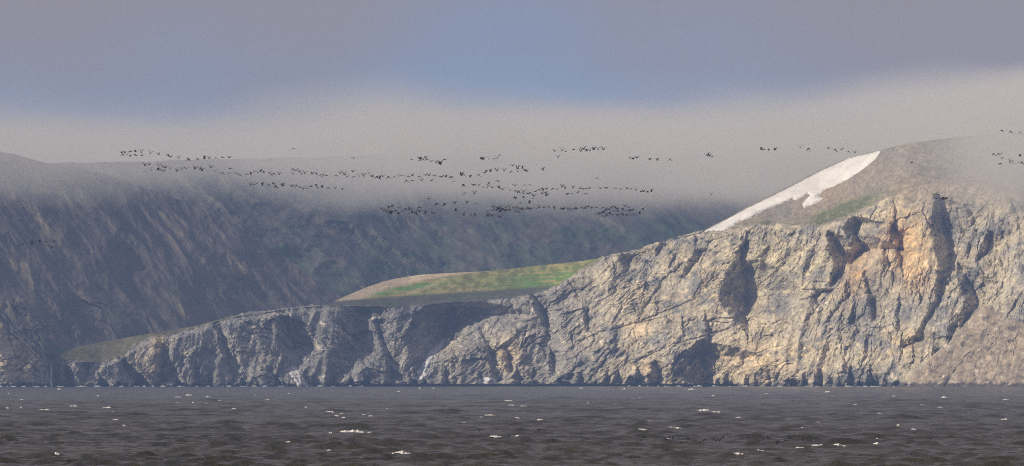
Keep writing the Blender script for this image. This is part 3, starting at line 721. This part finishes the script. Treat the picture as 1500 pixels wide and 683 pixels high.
POSES = [bird_mesh('seabird', fl, fo) for fl, fo in ((1.5, .2), (1.0, .5), (.5, .3), (-.5, .8), (-1.2, .6), (1.9, 1.0))]
def sc(pts, ox, oy, s): return [(ox + u / s, oy + v / s) for u, v in pts]
FL = []   # (points, distance, label, group)
FL.append((sc([(137,143),(170,138),(150,163),(195,160),(232,130),(232,170),(288,127),(283,163),(352,137),(362,173),(450,150),(545,160),(645,163),(685,187),(763,200),(860,205),(875,210),(972,212),(1048,205),(1100,207),(1170,197),(1243,194),(1318,195)],160,205,7.5), 1420,
  'dark seabird flying in the short upper skein against the fog over the waterfall mountain', 'short upper skein'))
FL.append((sc([(398,280),(443,272),(400,340),(458,335),(540,285),(535,330),(545,310),(588,298),(560,332),(588,350),(608,338),(618,308),(668,320),(743,323),(740,342),(797,322),(845,312),(943,318),(997,323),(1022,338),(1115,305),(1158,345),(1213,363),(1250,362),(1318,363),(1327,312),(1380,370),(1413,375),(1437,385)],160,205,7.5)
  + sc([(12,375),(57,360),(92,347),(138,362),(167,342),(198,355),(262,367),(282,380),(307,370),(367,380),(515,322),(535,332),(568,322),(590,352),(522,377),(612,372),(650,368),(728,375),(775,363),(820,385),(850,382),(893,390),(990,388),(1037,366),(1087,383),(1112,404),(1175,350),(1188,405),(1245,400),(1293,398),(1350,367),(1390,398),(1443,402),(1475,410)],360,205,7.5)
  + sc([(30,302),(70,305),(95,313),(117,305),(165,306),(214,303),(250,302),(278,300),(328,303),(365,300),(418,303),(475,295),(506,296),(548,300),(607,309),(643,307),(673,311),(692,308),(315,338),(362,338),(441,341),(524,340),(708,344)],540,205,5.69), 1400,
  'dark seabird flying in the longest skein strung out along the fog', 'longest skein along the fog'))
FL.append((sc([(52,498),(93,490),(122,482),(180,477),(185,498),(230,502),(253,492),(263,508),(305,485),(328,500),(333,517),(388,490),(410,504),(505,515),(542,525),(556,498),(595,522),(633,542),(668,530),(700,517),(723,512),(777,507),(788,522),(838,522),(908,525),(983,532),(1060,542)],360,205,7.5), 1500,
  'small dark seabird in the shorter skein just under the longest one', 'skein under the longest one'))
FL.append((sc([(522,95)],360,205,7.5), 1380, 'single dark seabird flying alone highest above the longest skein', None))
FL.append((sc([(1183,200)],360,205,7.5), 1380, 'single dark seabird flying alone between the longest skein and the small huddle', None))
FL.append((sc([(357,163),(420,148),(430,168),(437,158),(455,163),(472,150),(485,145),(480,163),(520,180),(560,188),(582,182),(588,197),(603,200),(632,162)],540,205,5.69), 1380,
  'dark seabird in the small huddle flying above the longest skein', 'small huddle above the longest skein'))
FL.append((sc([(940,158),(955,162),(1000,160),(1047,155),(1075,153),(1087,127)],540,205,5.69), 1400, 'dark seabird in a loose row of six beside the small huddle', 'loose row of six'))
FL.append((sc([(772,294),(792,285),(850,296),(914,289),(967,274),(980,263),(1018,262),(1070,257),(1128,254)],540,205,5.69)+sc([(125,33),(100,132),(210,78),(207,130),(290,75),(330,105),(357,122),(632,104)],740,240,11.385), 1380,
  'dark seabird in the rising line that follows on from the longest skein', 'rising line after the longest skein'))
FL.append((sc([(790,372),(868,374),(886,372),(922,377),(957,395),(988,397),(995,380),(1003,363),(1030,397),(1073,341),(1077,390),(1088,391),(1118,416)],540,205,5.69)
  +sc([(162,360),(316,352),(410,350),(85,445),(180,452),(227,456),(300,462),(307,494),(377,498),(418,485),(508,463),(573,430),(618,408),(640,430),(625,447),(693,420),(620,502),(673,488),(714,512),(687,532),(475,535),(467,582),(412,622),(308,563),(253,648),(150,562),(178,575),(795,415),(870,425),(943,388),(1003,386),(1132,405),(1241,405),(1303,423),(1352,412),(1400,403),(1045,500),(1112,497),(1207,485),(1332,495),(1377,490)],740,240,11.385)
  +sc([(1023,404),(1069,402),(1148,403),(1189,412),(1245,408),(1278,410),(1320,418),(1365,430),(1383,432),(1415,430),(1447,430)],700,205,5.692), 1420,
  'dark seabird in the scattered wavy flock just above the densest flock', 'scattered wavy flock'))
FL.append((sc([(638,94),(668,145),(700,90),(732,97),(800,82),(858,96),(865,86),(884,77),(906,79),(935,88),(965,80),(1002,80),(1047,80)],700,205,5.692), 1400,
  'dark seabird in the high level row above the scattered wavy flock', 'high level row'))
FL.append((sc([(990,318)],700,205,5.692), 1400, 'single dark seabird alone between the high level row and the wavy flock', None))
FL.append((sc([(93,125),(110,130),(128,124),(206,129),(250,130),(322,131),(536,110),(549,114),(565,118)],900,200,3.947), 1400, 'dark seabird in the sparse trail between the high row and the snow', 'sparse trail towards the snow'))
FL.append((sc([(850,75),(865,75),(893,78),(930,78),(1075,66),(1124,70),(1238,72),(1277,75),(1312,78),(1355,88),(1390,94)],900,200,3.947), 1380, 'dark seabird in the thin row flying over the snow patch', 'thin row over the snow patch'))
FL.append((sc([(318,330)],1280,180,5.69), 1400, 'single dark seabird in front of the stony slope beside the snow tip', None))
FL.append((sc([(1064,64),(1140,70),(1222,77)],1280,180,5.69), 1380, 'dark seabird in the line of three highest above the stony slope', 'line of three'))
FL.append((sc([(998,257),(1033,258),(1062,259),(1068,296),(1051,340),(1137,328),(1160,327),(1205,328),(1235,328),(1220,278)],1280,180,5.69), 1380, 'dark seabird in the loose group of ten crossing the stony slope', 'loose group of ten'))
FL.append((sc([(497,597),(540,597),(523,630),(555,635),(577,638),(590,632),(605,636),(650,636)],1280,180,5.69), 1400, 'dark seabird in the tight cluster at the top of the dark cliff cleft', 'tight cluster at the cliff cleft'))
FL.append((sc([(293,375),(430,358),(545,370),(590,280),(625,372),(703,312),(832,308),(840,400),(1022,303),(1252,300),(1063,412),(1153,415),(1220,455)],20,340,21.43), 1700, 'small dark seabird in the little flock before the waterfall mountain', 'little flock before the mountain'))
FL.append(([(1041.7, 284.8)], 1500, 'single dark seabird flying alone below the fog beside the snow patch', None))
FL.append((sc([(798,443),(880,447),(497,492),(560,535),(575,533),(635,531),(716,528),(818,527),(895,528)],540,205,5.69), 1450, 'dark seabird in the thin scatter above the two lowest flocks', 'thin scatter above the lowest flocks'))
FL.append((sc([(728,591),(795,628),(853,623),(890,627)],540,205,5.69)+sc([(172,308),(215,305),(235,300),(280,306),(348,320),(370,335)],700,290,11.54), 1450, 'dark seabird in the short row below the densest flock', 'short row below the densest flock'))
FL.append((sc([(205,177),(527,203),(592,150),(588,268),(670,220),(738,162),(822,187),(885,202),(885,252),(973,207),(962,245),(1037,130),(1040,227),(1168,217),(1168,260),(1320,235),(1367,265)],545,295,15.), 1450, 'dark seabird in the loose tail behind the tight black knot of birds', 'tail behind the tight knot'))
STUFF = []
STUFF += [(p, 1450) for p in sc([(260,195),(285,180),(305,210),(320,235),(335,213),(375,185),(385,245),(370,150),(383,133),(438,118),(410,220),(428,265),(405,245)],545,295,15.)]
STUFF += [(p, 1480) for p in sc([(172,214),(230,155),(265,145),(245,220),(280,200),(318,155),(325,205),(345,190),(365,185),(380,215),(395,145),(395,190),(405,205),(415,178),(450,220),(465,190),(472,165),(485,207),(520,140),(535,158),(530,210),(548,200),(600,165),(615,190),(640,215),(660,155),(680,170),(690,225),(703,240),(735,195),(765,205),(820,190),(850,183),(880,178),(898,172),(985,178),(1040,167),(1113,158),(1205,155),(1295,173),(1400,172),(1412,200),(1440,188),(1460,182)],700,290,11.54)]
STUFF += [(p, 1480) for p in sc([(25,190),(40,175),(65,185),(95,185),(130,183),(160,183),(182,183),(252,170),(295,185),(315,165),(330,175),(345,150),(375,150),(430,158),(500,155),(612,162),(677,170),(677,207),(728,197),(762,173),(792,207),(820,168),(850,175),(875,177),(865,207),(950,180),(962,200),(983,147),(1020,155),(1053,167),(1012,222),(1060,203),(1085,205),(1105,205),(1125,208),(1298,205),(1237,265),(1140,270),(1073,290),(1020,283),(1008,303),(958,292),(935,282),(887,288),(858,290),(778,283),(737,265),(707,270),(672,278),(610,303),(515,255),(555,265),(578,260),(600,257),(622,252),(640,237)],830,290,11.54)]
LOW = sc([(72,20),(60,178),(135,197),(240,180),(340,185),(372,193),(405,192),(515,160),(445,163),(640,168),(712,128),(715,163),(725,193),(785,165),(812,182),(800,212),(885,160),(880,185),(897,215),(935,165),(955,172),(1035,205),(1060,207),(1085,205),(1105,203),(1130,195),(1160,185),(1170,165),(1188,170),(50,212),(190,200),(220,195),(845,205),(730,222)],1000,620,7.5)
LOW += sc([(48,100),(105,102),(190,98),(222,93),(270,105),(310,127),(463,106),(515,95),(497,115),(775,47),(730,123),(802,120),(880,115),(925,110),(1185,133),(1222,140),(1230,147),(1220,165),(1302,158),(1345,150),(1372,155),(1390,160),(1412,150),(1436,153),(1472,152)],680,610,4.6875)
LOW += sc([(518,50),(8,252),(30,252),(40,254),(50,255),(203,195)],0,560,3.) + sc([(485,98),(655,268)],1000,555,3.) + [(691, 556)]
brnd = random.Random(3)
def bird_pose(): 
    return brnd.randrange(len(POSES)), (brnd.uniform(-.25, .25), brnd.uniform(-.3, .3), math.pi * (1 + 0.35 * brnd.choice((-1, 1))) + brnd.gauss(0, .45))
nb = 0
for pts, dist_b, lab, grp in FL:
    for (bx, by) in pts:
        k, r = bird_pose()
        o = bpy.data.objects.new('seabird', POSES[k])
        o.location = ray_point(bx, by, dist_b + brnd.uniform(-60, 60)).tolist(); o.rotation_euler = r
        o.scale = (brnd.uniform(1.2, 1.6),) * 3
        o['label'] = lab; o['category'] = 'bird'
        if grp: o['group'] = grp
        COL.objects.link(o); nb += 1
from mathutils import Euler, Matrix
def flock(name, items, label, size):
    vs = []; fs = []; off = 0
    for (bx, by), dd in items:
        k, r = bird_pose(); me = POSES[k]
        mt = Matrix.Translation(Vector(ray_point(bx, by, dd + brnd.uniform(-40, 40)).tolist())) @ Euler(r).to_matrix().to_4x4() @ Matrix.Scale(size, 4)
        vs.extend([tuple(mt @ v.co) for v in me.vertices]); fs.extend([tuple(off + i for i in p.vertices) for p in me.polygons]); off = len(vs)
    me = bpy.data.meshes.new(name); me.from_pydata(vs, [], fs); me.update(); me.materials.append(M_bird)
    add_obj(name, me, label, 'flock', kind='stuff')
flock('dense_bird_flock', STUFF, 'dense black mass of crowded seabirds flying below the scattered flock', 1.3)
low_items = []
for (bx, by) in LOW:
    D0 = (CAMZ - 1.5) * F / max(by - 551.0, 9.0)
    low_items.append(((bx, by), min(D0, 1600)))
flock('low_bird_flock', low_items, 'tiny dark seabirds skimming low over the waves', 0.72)
print('birds', nb, len(STUFF), len(LOW))

# ------------------------------------------------------------------ air: even haze, and the fog bank lying on the mountains
def box_obj(name, lo, hi, mat, label):
    (x0, y0, z0), (x1, y1, z1) = lo, hi
    vs = [(x, y, z) for x in (x0, x1) for y in (y0, y1) for z in (z0, z1)]
    fs = [(0, 1, 3, 2), (4, 6, 7, 5), (0, 4, 5, 1), (2, 3, 7, 6), (0, 2, 6, 4), (1, 5, 7, 3)]
    me = bpy.data.meshes.new(name); me.from_pydata(vs, [], fs); me.update(); me.materials.append(mat)
    return add_obj(name, me, label, kind='stuff')
def vol_mat(name, color, density, aniso=0.0):
    m = bpy.data.materials.new(name); m.use_nodes = True; nt = m.node_tree
    nt.nodes.clear()
    out = N(nt, 'ShaderNodeOutputMaterial'); v = N(nt, 'ShaderNodeVolumePrincipled')
    v.inputs['Color'].default_value = color + (1,); v.inputs['Density'].default_value = density; v.inputs['Anisotropy'].default_value = aniso
    L(nt, v.outputs[0], out.inputs['Volume'])
    return m, nt, v
HAZE = 5.8e-5
mh, _, _ = vol_mat('haze_air', (.34, .54, 1.0), HAZE)
box_obj('haze', (-18000, -400, -7), (18000, 15000, 520), mh, 'thin blue haze hanging in the air over sea and land')
mf, ntf, vf = vol_mat('fog_bank', (.86, .845, .80), 0.0)
geo = N(ntf, 'ShaderNodeNewGeometry'); sp_ = N(ntf, 'ShaderNodeSeparateXYZ'); L(ntf, geo.outputs['Position'], sp_.inputs[0])
mpf = N(ntf, 'ShaderNodeMapping'); L(ntf, geo.outputs['Position'], mpf.inputs[0]); mpf.inputs['Scale'].default_value = (1 / 260., 1 / 700., 1 / 70.)
nf = N(ntf, 'ShaderNodeTexNoise'); L(ntf, mpf.outputs[0], nf.inputs['Vector']); nf.inputs['Scale'].default_value = 1.0; nf.inputs['Detail'].default_value = 3
mpg = N(ntf, 'ShaderNodeMapping'); L(ntf, geo.outputs['Position'], mpg.inputs[0]); mpg.inputs['Scale'].default_value = (1 / 420., 1 / 2500., 1 / 900.)
ng = N(ntf, 'ShaderNodeTexNoise'); L(ntf, mpg.outputs[0], ng.inputs['Vector']); ng.inputs['Scale'].default_value = 1.0; ng.inputs['Detail'].default_value = 2
seaward = smooth_n(ntf, sp_.outputs['X'], 330, 520)                     # the bank reaches lower and nearer over the headland
inland = smooth_n(ntf, sp_.outputs['X'], -230, -480)
base = math_n(ntf, 'MULTIPLY_ADD', sp_.outputs['Y'], -0.033, 0.033 * 5500 - 150)
t0 = math_n(ntf, 'ADD', math_n(ntf, 'ADD', sp_.outputs['Z'], base), math_n(ntf, 'MULTIPLY', seaward, 8.0))
lift = smooth_n(ntf, sp_.outputs['X'], 60, -400)                        # and lies higher over the western mountain
t1 = math_n(ntf, 'ADD', math_n(ntf, 'MULTIPLY_ADD', lift, -15., t0), math_n(ntf, 'MULTIPLY_ADD', nf.outputs['Fac'], 90., -45.))
t2 = math_n(ntf, 'ADD', t1, math_n(ntf, 'MULTIPLY_ADD', ng.outputs['Fac'], 120., -60.))
t3 = math_n(ntf, 'ADD', t2, math_n(ntf, 'MULTIPLY_ADD', seaward, -52., math_n(ntf, 'MULTIPLY', lift, 8.)))
up_ = smooth_n(ntf, t1, 0, 105); dn_ = smooth_n(ntf, t3, 15, 150, 1, 0)
fr_ = smooth_n(ntf, math_n(ntf, 'ADD', sp_.outputs['Y'], math_n(ntf, 'MULTIPLY_ADD', seaward, 800., math_n(ntf, 'MULTIPLY', inland, 850.))), 5400, 6400, 0.0, 1.0)
den = math_n(ntf, 'MULTIPLY', math_n(ntf, 'MULTIPLY', math_n(ntf, 'MULTIPLY', up_, dn_), math_n(ntf, 'MULTIPLY_ADD', seaward, 0.9, 1.0)), math_n(ntf, 'MULTIPLY', math_n(ntf, 'MULTIPLY', fr_, smooth_n(ntf, nf.outputs['Fac'], .25, .7, .6, 1.25)), smooth_n(ntf, sp_.outputs['X'], -420, 150, 0.0034, 0.0068)))
L(ntf, den, vf.inputs['Density'])
mf.cycles.volume_step_rate = 0.35
box_obj('fog_bank', (-2600, 5200, 110), (2600, 9600, 420), mf, 'pale beige fog bank lying along the mountain tops')
